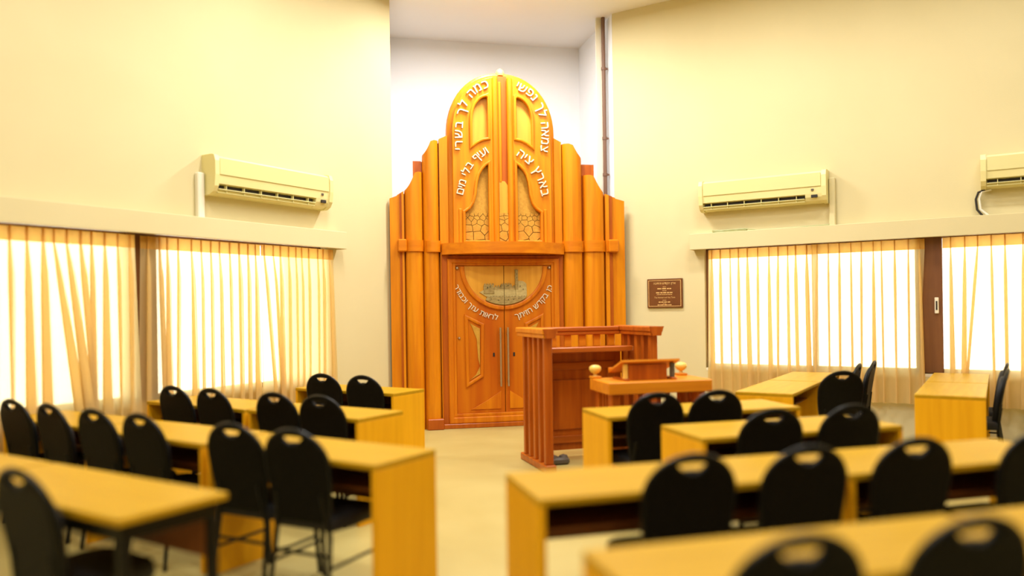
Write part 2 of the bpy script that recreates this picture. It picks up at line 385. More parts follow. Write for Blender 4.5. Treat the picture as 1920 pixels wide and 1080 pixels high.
for k, dx in enumerate((0, .055)):
    hs = [(4.40+dx, -.06, 2.755), (4.335+dx*.6, -.06, 2.735), (4.31+dx*.6, -.06, 2.66), (4.32+dx*.6, -.06, 2.55), (4.37+dx, -.06, 2.478)]
    tag(MB().tube(hs, .012, 8).build('drain_hose', ('dark', 'white')[k], None, (JR.x, JR.y, 0), RZR), ('thin dark hose hanging under the air conditioner at the right edge', 'white hose hanging under the air conditioner at the right edge')[k], 'hose')
# ------------------------------------------------------------------ lettering
glyphs = {}
def glyph(ch, th=.10, off=.0):
    if (ch, th) in glyphs: return glyphs[(ch, th)]
    c = bpy.data.curves.new('glyph', 'FONT'); c.body = ch; c.size = 1; c.align_x = 'CENTER'; c.extrude = th; c.offset = off; c.resolution_u = 3
    o = bpy.data.objects.new('glyph', c); COL.objects.link(o)
    me = bpy.data.meshes.new_from_object(o.evaluated_get(bpy.context.evaluated_depsgraph_get()))
    COL.objects.unlink(o); bpy.data.objects.remove(o); bpy.data.curves.remove(c)
    bm = bmesh.new(); bm.from_mesh(me); bmesh.ops.remove_doubles(bm, verts=bm.verts, dist=1e-4); bmesh.ops.recalc_face_normals(bm, faces=bm.faces); bm.to_mesh(me); bm.free()
    me.name = 'letter'; me.materials.clear(); me.materials.append(M['letter']); glyphs[(ch, th)] = me
    xs = [v.co.x for v in me.vertices] or [0]
    me['w'] = max(xs)-min(xs); return me
def final_pe():
    b = MB(); b.plate([(-.20, .50), (.13, .50), (.155, .47), (.155, -.24), (.245, -.24), (.245, .50), (.16, .59), (-.20, .59)], -.10, .10)
    b.plate([(-.20, .52), (-.11, .52), (-.11, .335), (.03, .335), (.03, .25), (-.13, .25), (-.20, .31)], -.099, .099)
    me = b.mesh('letter')
    for v in me.vertices: v.co = Vector((v.co.x, v.co.z, v.co.y))
    bm = bmesh.new(); bm.from_mesh(me); bmesh.ops.recalc_face_normals(bm, faces=bm.faces); bm.to_mesh(me); bm.free()
    me.materials.append(M['letter']); me['w'] = .445; glyphs[('ף', .10)] = me
final_pe()
def dalet():
    b = MB(); b.plate([(-.22, .50), (.08, .50), (.08, 0), (.175, 0), (.175, .50), (.23, .50), (.23, .59), (-.22, .59)], -.10, .10)
    me = b.mesh('letter')
    for v in me.vertices: v.co = Vector((v.co.x, v.co.z, v.co.y))
    bm = bmesh.new(); bm.from_mesh(me); bmesh.ops.recalc_face_normals(bm, faces=bm.faces); bm.to_mesh(me); bm.free()
    me.materials.append(M['letter']); me['w'] = .45; glyphs[('ד', .10)] = me
dalet()
def arc_text(text, path, size, parent, y):
    """right-to-left lettering laid along a path of (x, z) points, in reading order"""
    P = [Vector(q) for q in path]; seg = [(P[i+1]-P[i]).length for i in range(len(P)-1)]; tot = sum(seg)
    adv = [.34 if ch == ' ' else glyph(ch)['w']+.11 for ch in text]; k = tot/sum(adv); s = 0; size = min(size, k*1.04)
    for ch, a in zip(text, adv):
        m = (s+a/2)*k; s += a
        if ch == ' ': continue
        i = 0
        while i < len(seg)-1 and m > seg[i]: m -= seg[i]; i += 1
        p = P[i]+(P[i+1]-P[i])*(m/seg[i])
        d = P[i+1]-P[i]
        if i+2 < len(P) and m > seg[i]*.5: d = d.lerp(P[i+2]-P[i+1], (m/seg[i]-.5))
        elif i > 0 and m < seg[i]*.5: d = d.lerp(P[i]-P[i-1], .5-m/seg[i])
        d.normalize()
        o = link('letter', glyph(ch), parent)
        X = Vector((-d.x, 0, -d.y)); Z = Vector((d.y, 0, -d.x)); Yv = Z.cross(X)   # glyph x, glyph up
        R = Matrix((X, Z, X.cross(Z))).transposed()
        c = Vector((p.x, y, p.y))-Z*(size*.28)
        o.matrix_local = Matrix.Translation(c) @ R.to_4x4() @ Matrix.Scale(size, 4)
# ------------------------------------------------------------------ the ark
AX = math.radians(11)
ARK = empty('torah_ark', (-.1326, 10.2713, 0), AX, 'tall honey-coloured wooden ark with an arched top, carved doors and raised lettering', 'ark')
def sub_ark(name, m, b, label=None): return sub(name, m, ARK, b, label)
SC = .028   # seam position
# body behind the front
MB().box(-1.30, 1.35, .08, .55, 0, 2.9).build('carcass', 'ark', ARK)
# side wings: fluted columns with waved tops.  (x0,x1,front,bulge,[(x,z)...top line])
def column(name, xs, ytop, y_base, bulge, y_back, m='ark', flat=False, z0=0):
    """xs/z top polyline -> upright strip with rounded front"""
    b = MB(); n = 14; x0, x1 = xs; vs = []
    if not flat: x0 += .012; x1 -= .012
    def zt(x):
        for (xa, za), (xb, zb) in zip(ytop[:-1], ytop[1:]):
            if xa <= x <= xb+1e-6: return za+(zb-za)*((x-xa)/(xb-xa) if xb > xa else 0)
        return ytop[-1][1]
    fr = []
    for i in range(n+1):
        q = i/n; x = x0+(x1-x0)*q
        y = y_base-(bulge*math.sqrt(max(0, 1-(2*q-1)**2)) if not flat else bulge)
        fr.append((x, y))
    vs = [(x, y, z0) for x, y in fr]+[(x, y, zt(x)) for x, y in fr]+[(x, y_back, zt(x)) for x, y in fr]
    k = n+1
    b.add(vs, [(i, i+1, k+i+1, k+i) for i in range(n)], not flat)
    b.add(vs, [(k+i, k+i+1, 2*k+i+1, 2*k+i) for i in range(n)])
    e0 = [(x0, fr[0][1], z0), (x0, fr[0][1], zt(x0)), (x0, y_back, zt(x0)), (x0, y_back, z0)]
    e1 = [(x1, fr[-1][1], z0), (x1, fr[-1][1], zt(x1)), (x1, y_back, zt(x1)), (x1, y_back, z0)]
    b.add(e0, [(0, 1, 2, 3)]); b.add(e1, [(0, 1, 2, 3)])
    return b.build(name, m, ARK)
def curve3(a, c, n=8, k=.55):
    """concave quarter sweep from low outer a to high inner c"""
    out = []
    for i in range(n+1):
        t = i/n; x = a[0]+(c[0]-a[0])*t; z = a[1]+(c[1]-a[1])*(t**1.9*.75+t*.25); out.append((x, z))
    return out
def wing(side, X):
    # X: dict of absolute x positions for this side, listed from outside to inside
    o, p1, a0, a1, s0, b0, b1, q1 = X
    def rng(a, c): return (min(a, c), max(a, c))
    def line(*pts): return sorted(pts)
    lo, hi = rng(o, p1)
    column('outer_board', (lo, hi), line((o, 2.985), (p1, 3.02)), .05, .022, .075, flat=True)
    # stepped pilaster
    third = (a0-p1)/3
    for i in range(3):
        xa, xb = p1+third*i, p1+third*(i+1)
        lo, hi = rng(xa, xb); column('fillet', (lo, hi), line((xa, 3.03+.016*i), (xb, 3.045+.016*i)), .05, (.02, .035, .05)[i], .08, flat=True, m=('ark', 'ark_dark', 'ark')[i])
    lo, hi = rng(a0, a1)
    pk = a0+(a1-a0)*.55
    sw = curve3((a0, 3.08), (pk, 3.31)) + [(a0+(a1-a0)*.7, 3.325), (a1, 3.325)]
    column('fluted_column', (lo, hi), sorted(sw), .04, .085, .08)
    lo, hi = rng(s0, b0); column('back_slab', (lo, hi), line((s0, 3.478), (b0, 3.478)), .06, .0, .10, flat=True, m='ark_dark')
    lo, hi = rng(b0, b1); pk = b0+(b1-b0)*.5
    sw = curve3((b0, 3.54), (pk, 3.715)) + [(b0+(b1-b0)*.7, 3.735), (b1, 3.735)]
    column('fluted_column', (lo, hi), sorted(sw), .03, .09, .10)
    sg = 1 if o > 0 else -1
    for xc, zt in ((a0, 3.055), (b0, 3.475), (b1, 3.72)):
        MB().box(xc-.03, xc+.03, .085, .10, 0, zt).build('backing_strip', 'ark_dark', ARK)
    lo, hi = rng(b1, q1); column('fillet', (lo, hi), line((b1, 3.76), (q1, 3.81)), .03, .03, .10, flat=True)
wing(-1, (-1.441, -1.346, -1.262, -1.005, -1.135, -1.028, -.80, -.69))
wing(1, (1.718, 1.59, 1.44, 1.128, 1.303, 1.13, .835, .735))
# side cornice bands following the columns
def band(name, pts, z0, z1, th, m='ark_h'):
    """strip along plan points (x,y front)"""
    b = MB(); n = len(pts)
    vs = [(x, y, z) for x, y in pts for z in (z0, z1)]+[(x, y+th, z) for x, y in pts for z in (z0, z1)]
    k = 2*n
    for i in range(n-1):
        a = 2*i
        b.add([vs[a], vs[a+1], vs[a+3], vs[a+2]], [(0, 1, 2, 3)], True)
        b.add([vs[k+a], vs[k+a+1], vs[k+a+3], vs[k+a+2]], [(0, 1, 2, 3)])
        b.add([vs[a+1], vs[a+3], vs[k+a+3], vs[k+a+1]], [(0, 1, 2, 3)])
        b.add([vs[a], vs[a+2], vs[k+a+2], vs[k+a]], [(0, 1, 2, 3)])
    for a in (0, 2*n-2): b.add([vs[a], vs[a+1], vs[k+a+1], vs[k+a]], [(0, 1, 2, 3)])
    return b.build(name, m, ARK)
def colfront(x0, x1, base, bulge, off, n=8):
    return [(x0+(x1-x0)*i/n, base-bulge*math.sqrt(max(0, 1-(2*i/n-1)**2))-off) for i in range(n+1)]
band('cornice_band', [(-1.345, -.015), (-1.27, -.02)]+colfront(-1.262, -1.005, .035, .085, .02), 2.30, 2.445, .10)
band('cornice_band', colfront(-1.003, -.79, .02, .09, .025), 2.29, 2.435, .10)
band('cornice_band', colfront(.84, 1.128, .02, .09, .025), 2.29, 2.435, .10)
band('cornice_band', colfront(1.13, 1.44, .035, .085, .02)+[(1.45, -.02), (1.62, -.015)], 2.295, 2.445, .10)
sub_ark('cornice_block', 'ark_h', MB().cbox(-1.345, -1.235, -.075, .0, 2.295, 2.455, .012))
sub_ark('cornice_block', 'ark_h', MB().cbox(1.465, 1.60, -.075, .0, 2.285, 2.455, .012))
# central bowed cornice
cp = [(-.785+1.625*i/24, -.06-.34*math.sin(PI*i/24)**.8) for i in range(25)]
band('central_cornice', cp, 2.255, 2.40, .42)
# arch panel ------------------------------------------------
def archpts(hw, zs, top, cx, n=28, z0=None):
    out = []
    for i in range(n+1):
        t = PI*i/n; c = math.cos(t); s = math.sin(t)
        out.append((cx+hw*math.copysign(abs(c)**.92, c), zs+(top-zs)*s**.98))
    return out
cx = .026
outer = archpts(.722, 3.86, 4.655, cx)
sub_ark('arch_rim', 'ark', MB().plate([(cx+.722, 2.38)]+outer+[(cx-.722, 2.38)], .012, .14, bev=.035, smooth=False))
# two leaves of the arch with window holes
inn = archpts(.655, 3.86, 4.585, cx)
def side_poly(sgn):
    pts = [(x, z) for x, z in inn if (x-cx)*sgn > .115]
    if sgn < 0: pts = pts[::-1]
    top_z = pts[-1][1]
    return [(cx+sgn*.655, 2.40)]+pts+[(cx+sgn*.115, pts[-1][1]+.012), (cx+sgn*.115, 2.40)]
def mir(pts, sgn): return [(cx+sgn*x, z) for x, z in pts]
win_up = [(.185, 3.775)]+[(.185+.215*math.sin(t)**1.0, 3.70+.0) for t in ()]
def qarc(n=10):   # upper window: outer quarter arch, bowed sloping bottom
    o = [(.172, 3.765), (.172, 4.335)]
    for i in range(n+1):
        t = PI/2*i/n; o.append((.172+.243*math.sin(t)**.95, 3.98+.355*math.cos(t)**.9))
    o += [(.415, 3.65), (.33, 3.715), (.25, 3.75)]
    return o
def ogee():
    o = [(.172, 2.42), (.172, 3.465), (.23, 3.43), (.285, 3.37), (.325, 3.30), (.352, 3.21), (.365, 3.12), (.375, 3.03), (.405, 2.93), (.45, 2.865), (.52, 2.815), (.52, 2.42)]
    return o
def grow(l, d):
    import_c = (sum(p[0] for p in l)/len(l), sum(p[1] for p in l)/len(l)); out = []
    n = len(l); ar = sum(l[i][0]*l[(i+1) % n][1]-l[(i+1) % n][0]*l[i][1] for i in range(n))
    sg = 1 if ar > 0 else -1
    for i in range(n):
        a, p, c = Vector(l[i-1]), Vector(l[i]), Vector(l[(i+1) % n]); e1 = (p-a).normalized(); e2 = (c-p).normalized()
        m = Vector((e1.y+e2.y, -e1.x-e2.x))*sg
        if m.length < 1e-6: out.append(tuple(p)); continue
        m.normalize(); cs = max(.5, abs(m.dot(Vector((e1.y, -e1.x))))); out.append(tuple(p+m*(d/cs)))
    return out
leaves = {}
for sgn in (-1, 1):
    h1, h2 = mir(qarc(), sgn), mir(ogee(), sgn)
    lf = sub_ark('arch_leaf', 'ark', MB().plate(side_poly(sgn), -.06, .0, holes=[h1, h2], bev=.008))
    leaves[sgn] = lf
    for h in (qarc(), ogee()):
        g0 = grow(h, .004); g1 = grow(h, -.034); g2 = grow(h, .012)
        MB().plate(mir(grow(h, .016), sgn), -.088, -.03, holes=[mir(grow(h, -.022), sgn)], bev=.014).build('window_moulding', 'ark', lf)
    MB().plate(mir(grow(qarc(), .006), sgn), -.012, -.004).build('window_panel', 'ark_pale', lf)
    MB().plate(mir(grow(ogee(), .006), sgn), -.010, -.004).build('window_panel', 'sand', lf)
    # corner posts beside the lower window
    MB().cbox(*sorted((cx+sgn*.545, cx+sgn*.585)), -.078, -.05, 2.40, 2.85, .008).build('pilaster', 'ark', lf)
# round stiles either side of the central slot, slot back and slot panel
for sx in (-.085, .112):
    sub_ark('stile', 'ark', MB().tube([(cx+sx-.006, -.055, 2.40), (cx+sx-.006, -.055, 4.56)], .040, 12))
sub_ark('slot_lining', 'ark_dark', MB().box(cx-.05, cx+.075, -.022, -.018, 2.4, 4.60).box(cx-.052, cx-.045, -.05, -.02, 2.4, 4.6))
sub_ark('slot_post', 'ark', MB().cbox(cx-.048, cx-.005, -.055, -.022, 3.2, 4.52, .01))
sub_ark('slot_panel', 'ark_pale', MB().plate([(cx-.05, 2.40), (cx+.078, 2.40), (cx+.078, 3.15), (cx+.03, 3.215), (cx-.05, 3.22)], -.05, -.03, bev=.003))
sub_ark('finial', 'ball', MB().lathe([(0, 0), (.05, .0), (.06, .03), (.045, .07), (.02, .09), (0, .1)], 14, (cx, .04, 4.62)))
# cracked earth: separate plates over a dark ground
def clip(poly, p, n):
    out = []
    for i in range(len(poly)):
        a, c = poly[i], poly[(i+1) % len(poly)]
        da = (a[0]-p[0])*n[0]+(a[1]-p[1])*n[1]; dc = (c[0]-p[0])*n[0]+(c[1]-p[1])*n[1]
        if da <= 0: out.append(a)
        if da*dc < 0:
            t = da/(da-dc); out.append((a[0]+(c[0]-a[0])*t, a[1]+(c[1]-a[1])*t))
    return out
def cracked(x0, x1, z0, z1, parent, y, m, seed, xl=None):
    rnd = random.Random(seed); pts = []; z = z0-.02; step = .16
    while z < z1+.02:
        x = x0-.1+rnd.uniform(0, step)
        while x < x1+.12:
            pts.append((x+rnd.uniform(-.3, .3)*step, z+rnd.uniform(-.3, .3)*step*.7)); x += step*1.15
        z += step*.72; step = max(.045, step*.80)
    MB().box(x0, x1, y+.001, y+.003, z0, z1).build('crack_ground', 'crack', parent)
    for i, q in enumerate(pts):
        cell = [(x0, z0), (x1, z0), (x1, z1), (x0, z1)]
        for j, r in enumerate(pts):
            if i == j or abs(r[0]-q[0])+abs(r[1]-q[1]) > .6: continue
            d = (r[0]-q[0], r[1]-q[1]); L = math.hypot(*d); g = .0042 if q[1] < z0+.2 else .0028
            mid = (q[0]+d[0]*.5-d[0]/L*g, q[1]+d[1]*.5-d[1]/L*g)
            cell = clip(cell, mid, d)
            if len(cell) < 3: break
        if len(cell) < 3: continue
        ar = abs(sum(cell[k][0]*cell[(k+1) % len(cell)][1]-cell[(k+1) % len(cell)][0]*cell[k][1] for k in range(len(cell))))/2
        if ar < .00025: continue
        MB().plate(cell, y-.008, y).build('earth_plate', m, parent)
for sgn in (-1, 1):
    a, c = sorted((cx+sgn*.178, cx+sgn*.510)); cracked(a, c, 2.42, 2.80, leaves[sgn], -.016, 'sand', 20+sgn)
sp = [o for o in ARK.children if o.name.startswith('slot_panel')][0]
cracked(cx-.05, cx+.076, 2.42, 2.80, sp, -.053, 'sand', 33)
# raised inscriptions on the arch
arc_text('צמאה לך נפשי', [(.578, 3.60), (.60, 3.80), (.595, 3.99), (.545, 4.19), (.43, 4.37), (.22, 4.48)], .165, leaves[1], -.068)
arc_text('כמה לך בשרי', [(-.14, 4.49), (-.33, 4.40), (-.46, 4.24), (-.525, 4.05), (-.545, 3.85), (-.545, 3.60)], .165, leaves[-1], -.068)
arc_text('בארץ ציה', [(.592, 3.02), (.555, 3.20), (.49, 3.35), (.38, 3.49), (.225, 3.60)], .17, leaves[1], -.068)
arc_text('ועיף בלי מים', [(-.17, 3.62), (-.31, 3.53), (-.42, 3.40), (-.49, 3.25), (-.545, 3.03)], .17, leaves[-1], -.068)
# ------------------------------------------------------------------ ark doors
sub_ark('door_surround', 'ark_dark', MB().plate([(-.79, .0), (.84, .0), (.84, 2.25), (-.79, 2.25)], -.01, .06, holes=[[(-.60, .15), (.66, .15), (.66, 2.14), (-.60, 2.14)]], bev=.012))
sub_ark('door_moulding', 'door_m', MB().plate([(-.715, .06), (.775, .06), (.775, 2.205), (-.715, 2.205)], -.045, -.01, holes=[[(-.645, .15), (.70, .15), (.70, 2.145), (-.645, 2.145)]], bev=.018))
sub_ark('door_moulding', 'door_m', MB().plate([(-.648, .15), (.702, .15), (.702, 2.148), (-.648, 2.148)], -.03, -.005, holes=[[(-.61, .19), (.665, .19), (.665, 2.115), (-.61, 2.115)]], bev=.008))
sub_ark('plinth', 'ark_dark', MB().cbox(-1.0, -.79, -.10, .0, 0, .14, .01).cbox(-.79, .84, -.05, 0, 0, .06, .006).cbox(.84, 1.12, -.10, 0, 0, .14, .01))
doors = {}
for sgn, (xa, xb) in ((-1, (-.608, SC-.004)), (1, (SC+.004, .663))):
    D = sub_ark('door', 'door', MB().cbox(xa, xb, -.012, .05, .19, 2.115, .003)); doors[sgn] = D
    # half ring
    def half(r, n=18):
        return [(SC+sgn*max(.004, r*math.sin(PI/2*i/n)), 2.105-r*.985*math.cos(PI/2*i/n)) for i in range(n+1)]
    ro, ri = half(.583), half(.525)
    MB().plate(ro+ri[::-1], -.045, -.012, bev=.014).build('half_round_moulding', 'door_m', D)
    MB().plate(half(.528)+[(SC+sgn*.004, 2.105)], -.018, -.012).build('sky_panel', 'ark_pale', D)
    # slanted panels
    tr = [(-.501, 1.483), (-.242, 1.353), (-.262, .661), (-.491, .522)]
    if sgn > 0: tr = [(2*SC-x, z) for x, z in tr]
    MB().plate(tr, -.042, -.012, holes=[grow(tr, -.045)], bev=.014).build('panel_moulding', 'door_m', D)
    MB().plate(grow(tr, -.04), -.018, -.012).build('panel', 'door', D)
    tri = [(-.43, 1.36), (-.30, 1.29), (-.305, .80), (-.33, .90), (-.345, 1.15), (-.40, 1.30)]
    tri2 = [(-.44, .62), (-.30, .70), (-.305, .80), (-.36, .69)]
    if sgn > 0: tri = [(2*SC-x, z) for x, z in tri]; tri2 = [(2*SC-x, z) for x, z in tri2]
    MB().plate(tri, -.028, -.017, bev=.004).build('sand_carving', 'sand', D)
    MB().plate(tri2, -.028, -.017, bev=.004).build('sand_carving', 'sand', D)
    hill = [(-.43, .235), (-.03, .235), (-.03, .47), (-.20, .36)]
    if sgn > 0: hill = [(2*SC-x, z) for x, z in hill]
    MB().plate(hill, -.024, -.012, bev=.004).build('hill_carving', 'door_m', D)
    hx = SC+sgn*.05-.012
    MB().tube([(hx, -.055, .53), (hx, -.055, 1.30)], .013, 10).tube([(hx, -.055, .60), (hx, -.01, .60)], .010).tube([(hx, -.055, 1.22), (hx, -.01, 1.22)], .010).build('handle', 'metal', D)
    MB().cbox(hx+sgn*.085-.012, hx+sgn*.085+.012, -.022, -.01, .92, .97, .003).build('keyhole', 'dark', D)
    bx = SC+sgn*.615
    MB().lathe([(0, .03), (.012, .026), (.02, .012), (.022, 0)], 12).build('stud', 'metal', D).matrix_local = Matrix.Translation((bx, -.012, 2.08)) @ Matrix.Rotation(PI/2, 4, 'X')
    if sgn < 0:
        MB().lathe([(0, .03), (.010, .026), (.016, .012), (.018, 0)], 12).build('stud', 'metal', D).matrix_local = Matrix.Translation((SC-.60, -.012, 1.17)) @ Matrix.Rotation(PI/2, 4, 'X')
def smile(r, t0, t1, n=8):
    return [(SC+r*math.sin(t0+(t1-t0)*i/n), 2.105-r*math.cos(t0+(t1-t0)*i/n)) for i in range(n+1)]
R_ = math.radians
arc_text('כן בקדש חזיתך', smile(.685, R_(68), R_(12)), .135, doors[1], -.018)
arc_text('לראות עזך וכבודך', smile(.685, R_(-7), R_(-69)), .135, doors[-1], -.018)
# stone citadel relief, split at the door seam
def split(poly, sgn):
    return clip(poly, (SC+sgn*.003, 0), (-sgn, 0))
def crenel(x0, x1, z, h, n):
    out = []; w = (x1-x0)/(2*n-1)
    for i in range(n): out += [(x0+2*i*w, z), (x0+2*i*w, z+h), (x0+(2*i+1)*w, z+h), (x0+(2*i+1)*w, z)]
    return out
wall_lo = [(-.22, 1.665)]+[(SC+.515*math.sin(a), 2.105-.507*math.cos(a)) for a in [R_(q) for q in range(-28, 33, 4)]]+[(.32, 1.69), (.30, 1.72)]+crenel(.27, -.20, 1.70, .014, 12)
slope = [(-.30, 1.765), (-.20, 1.70), (.32, 1.70), (.325, 1.78), (.18, 1.80), (.02, 1.80), (-.10, 1.79), (-.23, 1.80)]
back = [(-.12, 1.78), (-.11, 1.82)]+crenel(-.09, .17, 1.835, .018, 8)+[(.19, 1.78)]
back = [(x, z+(.03 if -.02 < x < .12 else 0)) for x, z in back]
twl = [(-.245, 1.745), (-.245, 1.85)]+crenel(-.235, -.11, 1.862, .016, 4)+[(-.105, 1.745)]
twr = [(.185, 1.70), (.18, 1.86)]+[(.20, 1.895), (.225, 1.908), (.27, 1.908), (.30, 1.895), (.325, 1.87), (.33, 1.72), (.32, 1.70)]
minaret = [(.175, 1.80), (.175, 2.035), (.170, 2.045), (.170, 2.058), (.215, 2.058), (.215, 2.045), (.212, 2.035), (.215, 1.80)]
for poly, th, nm in ((back, .030, 'castle_wall'), (slope, .033, 'castle_slope'), (twl, .042, 'castle_tower'), (twr, .045, 'castle_tower'), (minaret, .050, 'castle_minaret'), (wall_lo, .046, 'castle_wall')):
    for sgn in (-1, 1):
        q = split(poly, sgn)
        if len(q) >= 3: MB().plate(q, -th, -.017, bev=.003).build(nm, 'stone_l' if nm == 'castle_slope' or poly is twr else 'stone', doors[sgn])
for x, z, w, h, sgn in ((-.195, 1.825, .012, .022, -1), (-.16, 1.835, .006, .012, -1), (.19, 2.0, .008, .014, 1), (.19, 1.95, .008, .012, 1), (.24, 1.84, .008, .014, 1), (.28, 1.80, .007, .012, 1), (-.15, 1.675, .008, .012, -1), (-.05, 1.66, .007, .01, -1), (.08, 1.665, .008, .012, 1), (.15, 1.67, .008, .012, 1), (.22, 1.68, .007, .01, 1), (-.02, 1.845, .006, .008, -1), (.08, 1.85, .006, .008, 1)):
    MB().box(x-w/2, x+w/2, -.0535, -.030, z-h/2, z+h/2).build('castle_opening', 'stone_d', doors[sgn])
# ------------------------------------------------------------------ plaque on the right wall
PL = empty('plaque', (JR.x, JR.y, 0), RZR, 'brown bronze plaque with fine gilt lettering on the wall right of the ark', 'plaque')
MB().cbox(.47, .965, -.025, 0, 1.525, 1.915, .004).build('plate', 'bronze', PL)
MB().plate([(.49, 1.545), (.945, 1.545), (.945, 1.895), (.49, 1.895)], -.028, -.024, holes=[[(.496, 1.551), (.939, 1.551), (.939, 1.889), (.496, 1.889)]]).build('border', 'gilt', PL)
def flat_text(text, size, xc, z, rtl=False):
    if rtl: text = text[::-1]
    adv = [.3 if c == ' ' else glyph(c, .02)['w']+.08 for c in text]; tot = sum(adv)*size; x = xc-tot/2
    vs = []; fs = []
    b = MB()
    for c, a in zip(text, adv):
        if c != ' ':
            me = glyph(c, .02); k = x+a*size/2
            b.add([(k+v.co.x*size, -.026-v.co.z*size*.3, z+v.co.y*size) for v in me.vertices], [tuple(f.vertices) for f in me.polygons])
        x += a*size
    b.build('lettering', 'gilt', PL)
flat_text('ארון הקודש והתיבה', .042, .717, 1.84, True)
flat_text('The Heichal and the Teva', .028, .717, 1.655)
rnd = random.Random(3)
for z, w, h, nn in ((1.805, .05, .006, 3), (1.782, .20, .013, 4), (1.755, .06, .006, 3), (1.728, .24, .013, 5), (1.704, .22, .007, 9), (1.628, .06, .006, 3), (1.602, .17, .012, 4), (1.58, .05, .005, 3), (1.565, .20, .010, 5)):
    b = MB(); x = .717-w/2; ws = [rnd.uniform(.5, 1.5) for _ in range(nn)]; sm = sum(ws)
    for q in ws:
        b.box(x, x+w*q/sm*.8, -.027, -.024, z-h/2, z+h/2); x += w*q/sm
    b.build('worn_line', 'gilt', PL)
# ------------------------------------------------------------------ prayer stand (slatted, U-shaped)
A17 = math.radians(17)
def w17(a, d): return (.9563*a-.2924*d, .2924*a+.9563*d)
bx, by = w17(2.42, 6.90)
B = empty('reader_stand', (bx, by, 0), A17, 'tall red-brown wooden reader stand with slatted wings in front of the ark', 'stand')
BW, BD = 1.19, .76
for side in (0, 1):
    x0 = 0 if side == 0 else BW-.09
    sub('base_rail', 'bima_h', B, MB().cbox(x0-.01, x0+.10, -.02, BD, 0, .07, .008))
    sub('top_rail', 'desk' if side == 0 else 'bima_h', B, MB().cbox(x0-.02, x0+.11, -.03, BD+.04, 1.262, 1.30, .006).cbox(x0-.03, x0+.12, -.04, BD+.05, 1.30, 1.352, .008))
    for i in range(5):
        y = .015+i*.155
        sub('slat', 'bima', B, MB().cbox(x0+.005, x0+.085, y, y+.055, .07, 1.262, .006))
    sub('end_cap', 'bima', B, MB().plate([(x0-.03, 1.352), (x0+.12, 1.352), (x0+.085, 1.262), (x0, 1.262)], -.055, -.035))
sub('top_rail', 'bima_h', B, MB().cbox(.11, BW-.11, BD-.10, BD+.04, 1.262, 1.30, .006).cbox(.12, BW-.12, BD-.11, BD+.05, 1.30, 1.345, .008))
for i in range(6):
    x = .14+i*.165; sub('baluster', 'desk', B, MB().cbox(x, x+.075, BD-.06, BD-.02, 1.14, 1.262, .004))
sub('shelf', 'bima_h', B, MB().cbox(.09, BW-.09, BD-.36, BD-.02, 1.115, 1.14, .005).cbox(.09, BW-.09, BD-.38, BD-.34, 1.095, 1.15, .008))
pnl = sub('panel', 'bima', B, MB().box(.085, BW-.085, BD-.05, BD-.02, .07, 1.115))
fr = MB().plate([(.16, .14), (BW-.16, .14), (BW-.16, .98), (.16, .98)], BD-.075, BD-.05, holes=[[(.25, .22), (BW-.25, .22), (BW-.25, .90), (.25, .90)]], bev=.01).build('panel_frame', 'bima_h', pnl)
MB().plate([(.33, .28), (BW-.33, .28), (BW-.33, .80), (.33, .80)], BD-.07, BD-.05, bev=.012).build('raised_field', 'bima', pnl)
o = MB().cbox(.14, .36, .30, .42, 0, .07, .02).lathe([(.0, .1), (.04, .085), (.05, .06)], 12, (.20, .36, 0)).lathe([(.0, .1), (.04, .085), (.05, .06)], 12, (.31, .36, 0)).build('floor_box', 'grey', None, (bx, by, 0), A17)
tag(o, 'small dark grey box on the floor inside the reader stand', 'box')
# ------------------------------------------------------------------ reading table with knobs, lectern on it
rx, ry = .808, 6.6
RT = empty('reading_table', (rx, ry, 0), A13, 'waist-high orange wooden reading table with pale round knobs on its far corners', 'table')
TW, TD = .96, .50
sub('top', 'desk', RT, MB().cbox(0, TW, 0, TD, .80, .905, .008))
for x in (.04, TW-.13):
    for y in (.04, TD-.12): sub('leg', 'bima', RT, MB().cbox(x, x+.08, y, y+.08, 0, .80, .006))
for x in (.055, TW-.085):
    for i in range(3): sub('slat', 'bima', RT, MB().cbox(x, x+.03, .15+i*.07, .185+i*.07, .12, .80, .004))
    sub('side_rail', 'bima', RT, MB().cbox(x-.005, x+.04, .10, TD-.10, .06, .12, .004))
for i in range(7):
    x = .17+i*.09; sub('slat', 'bima', RT, MB().cbox(x, x+.035, TD-.09, TD-.06, .12, .80, .004))
sub('rear_rail', 'bima', RT, MB().cbox(.11, TW-.11, TD-.10, TD-.05, .06, .12, .004))
for x in (.045, TW-.045-.03):
    kb = sub('knob_block', 'desk', RT, MB().cbox(x-.045, x+.045, TD-.07, TD+.02, .905, .925, .004))
    MB().lathe([(.028, .92), (.016, .935), (.014, .945), (.035, .955), (.052, .975), (.056, .992), (.050, 1.010), (.032, 1.022), (0, 1.027)], 20, (x, TD-.025, 0)).build('knob', 'ball', kb)
LE = empty('book_lectern', (rx, ry, .905), A13, 'sloping wooden book lectern standing on the reading table', 'lectern')
def slab(b, p, t):
    vs = [Vector(q) for q in p]; n = (vs[1]-vs[0]).cross(vs[2]-vs[0]).normalized()*t
    return b.add(vs+[v+n for v in vs], [(0,1,2,3), (4,5,6,7), (0,1,5,4), (1,2,6,5), (2,3,7,6), (3,0,4,7)])
sub('sloped_board', 'desk', LE, slab(MB(), [(.16, .10, .165), (.70, .10, .165), (.70, .44, .05), (.16, .44, .05)], .018))
sub('ledge', 'desk', LE, MB().cbox(.16, .70, .43, .45, .045, .095, .003))
sub('back_board', 'bima', LE, MB().cbox(.24, .60, .15, .17, .0, .135, .003))
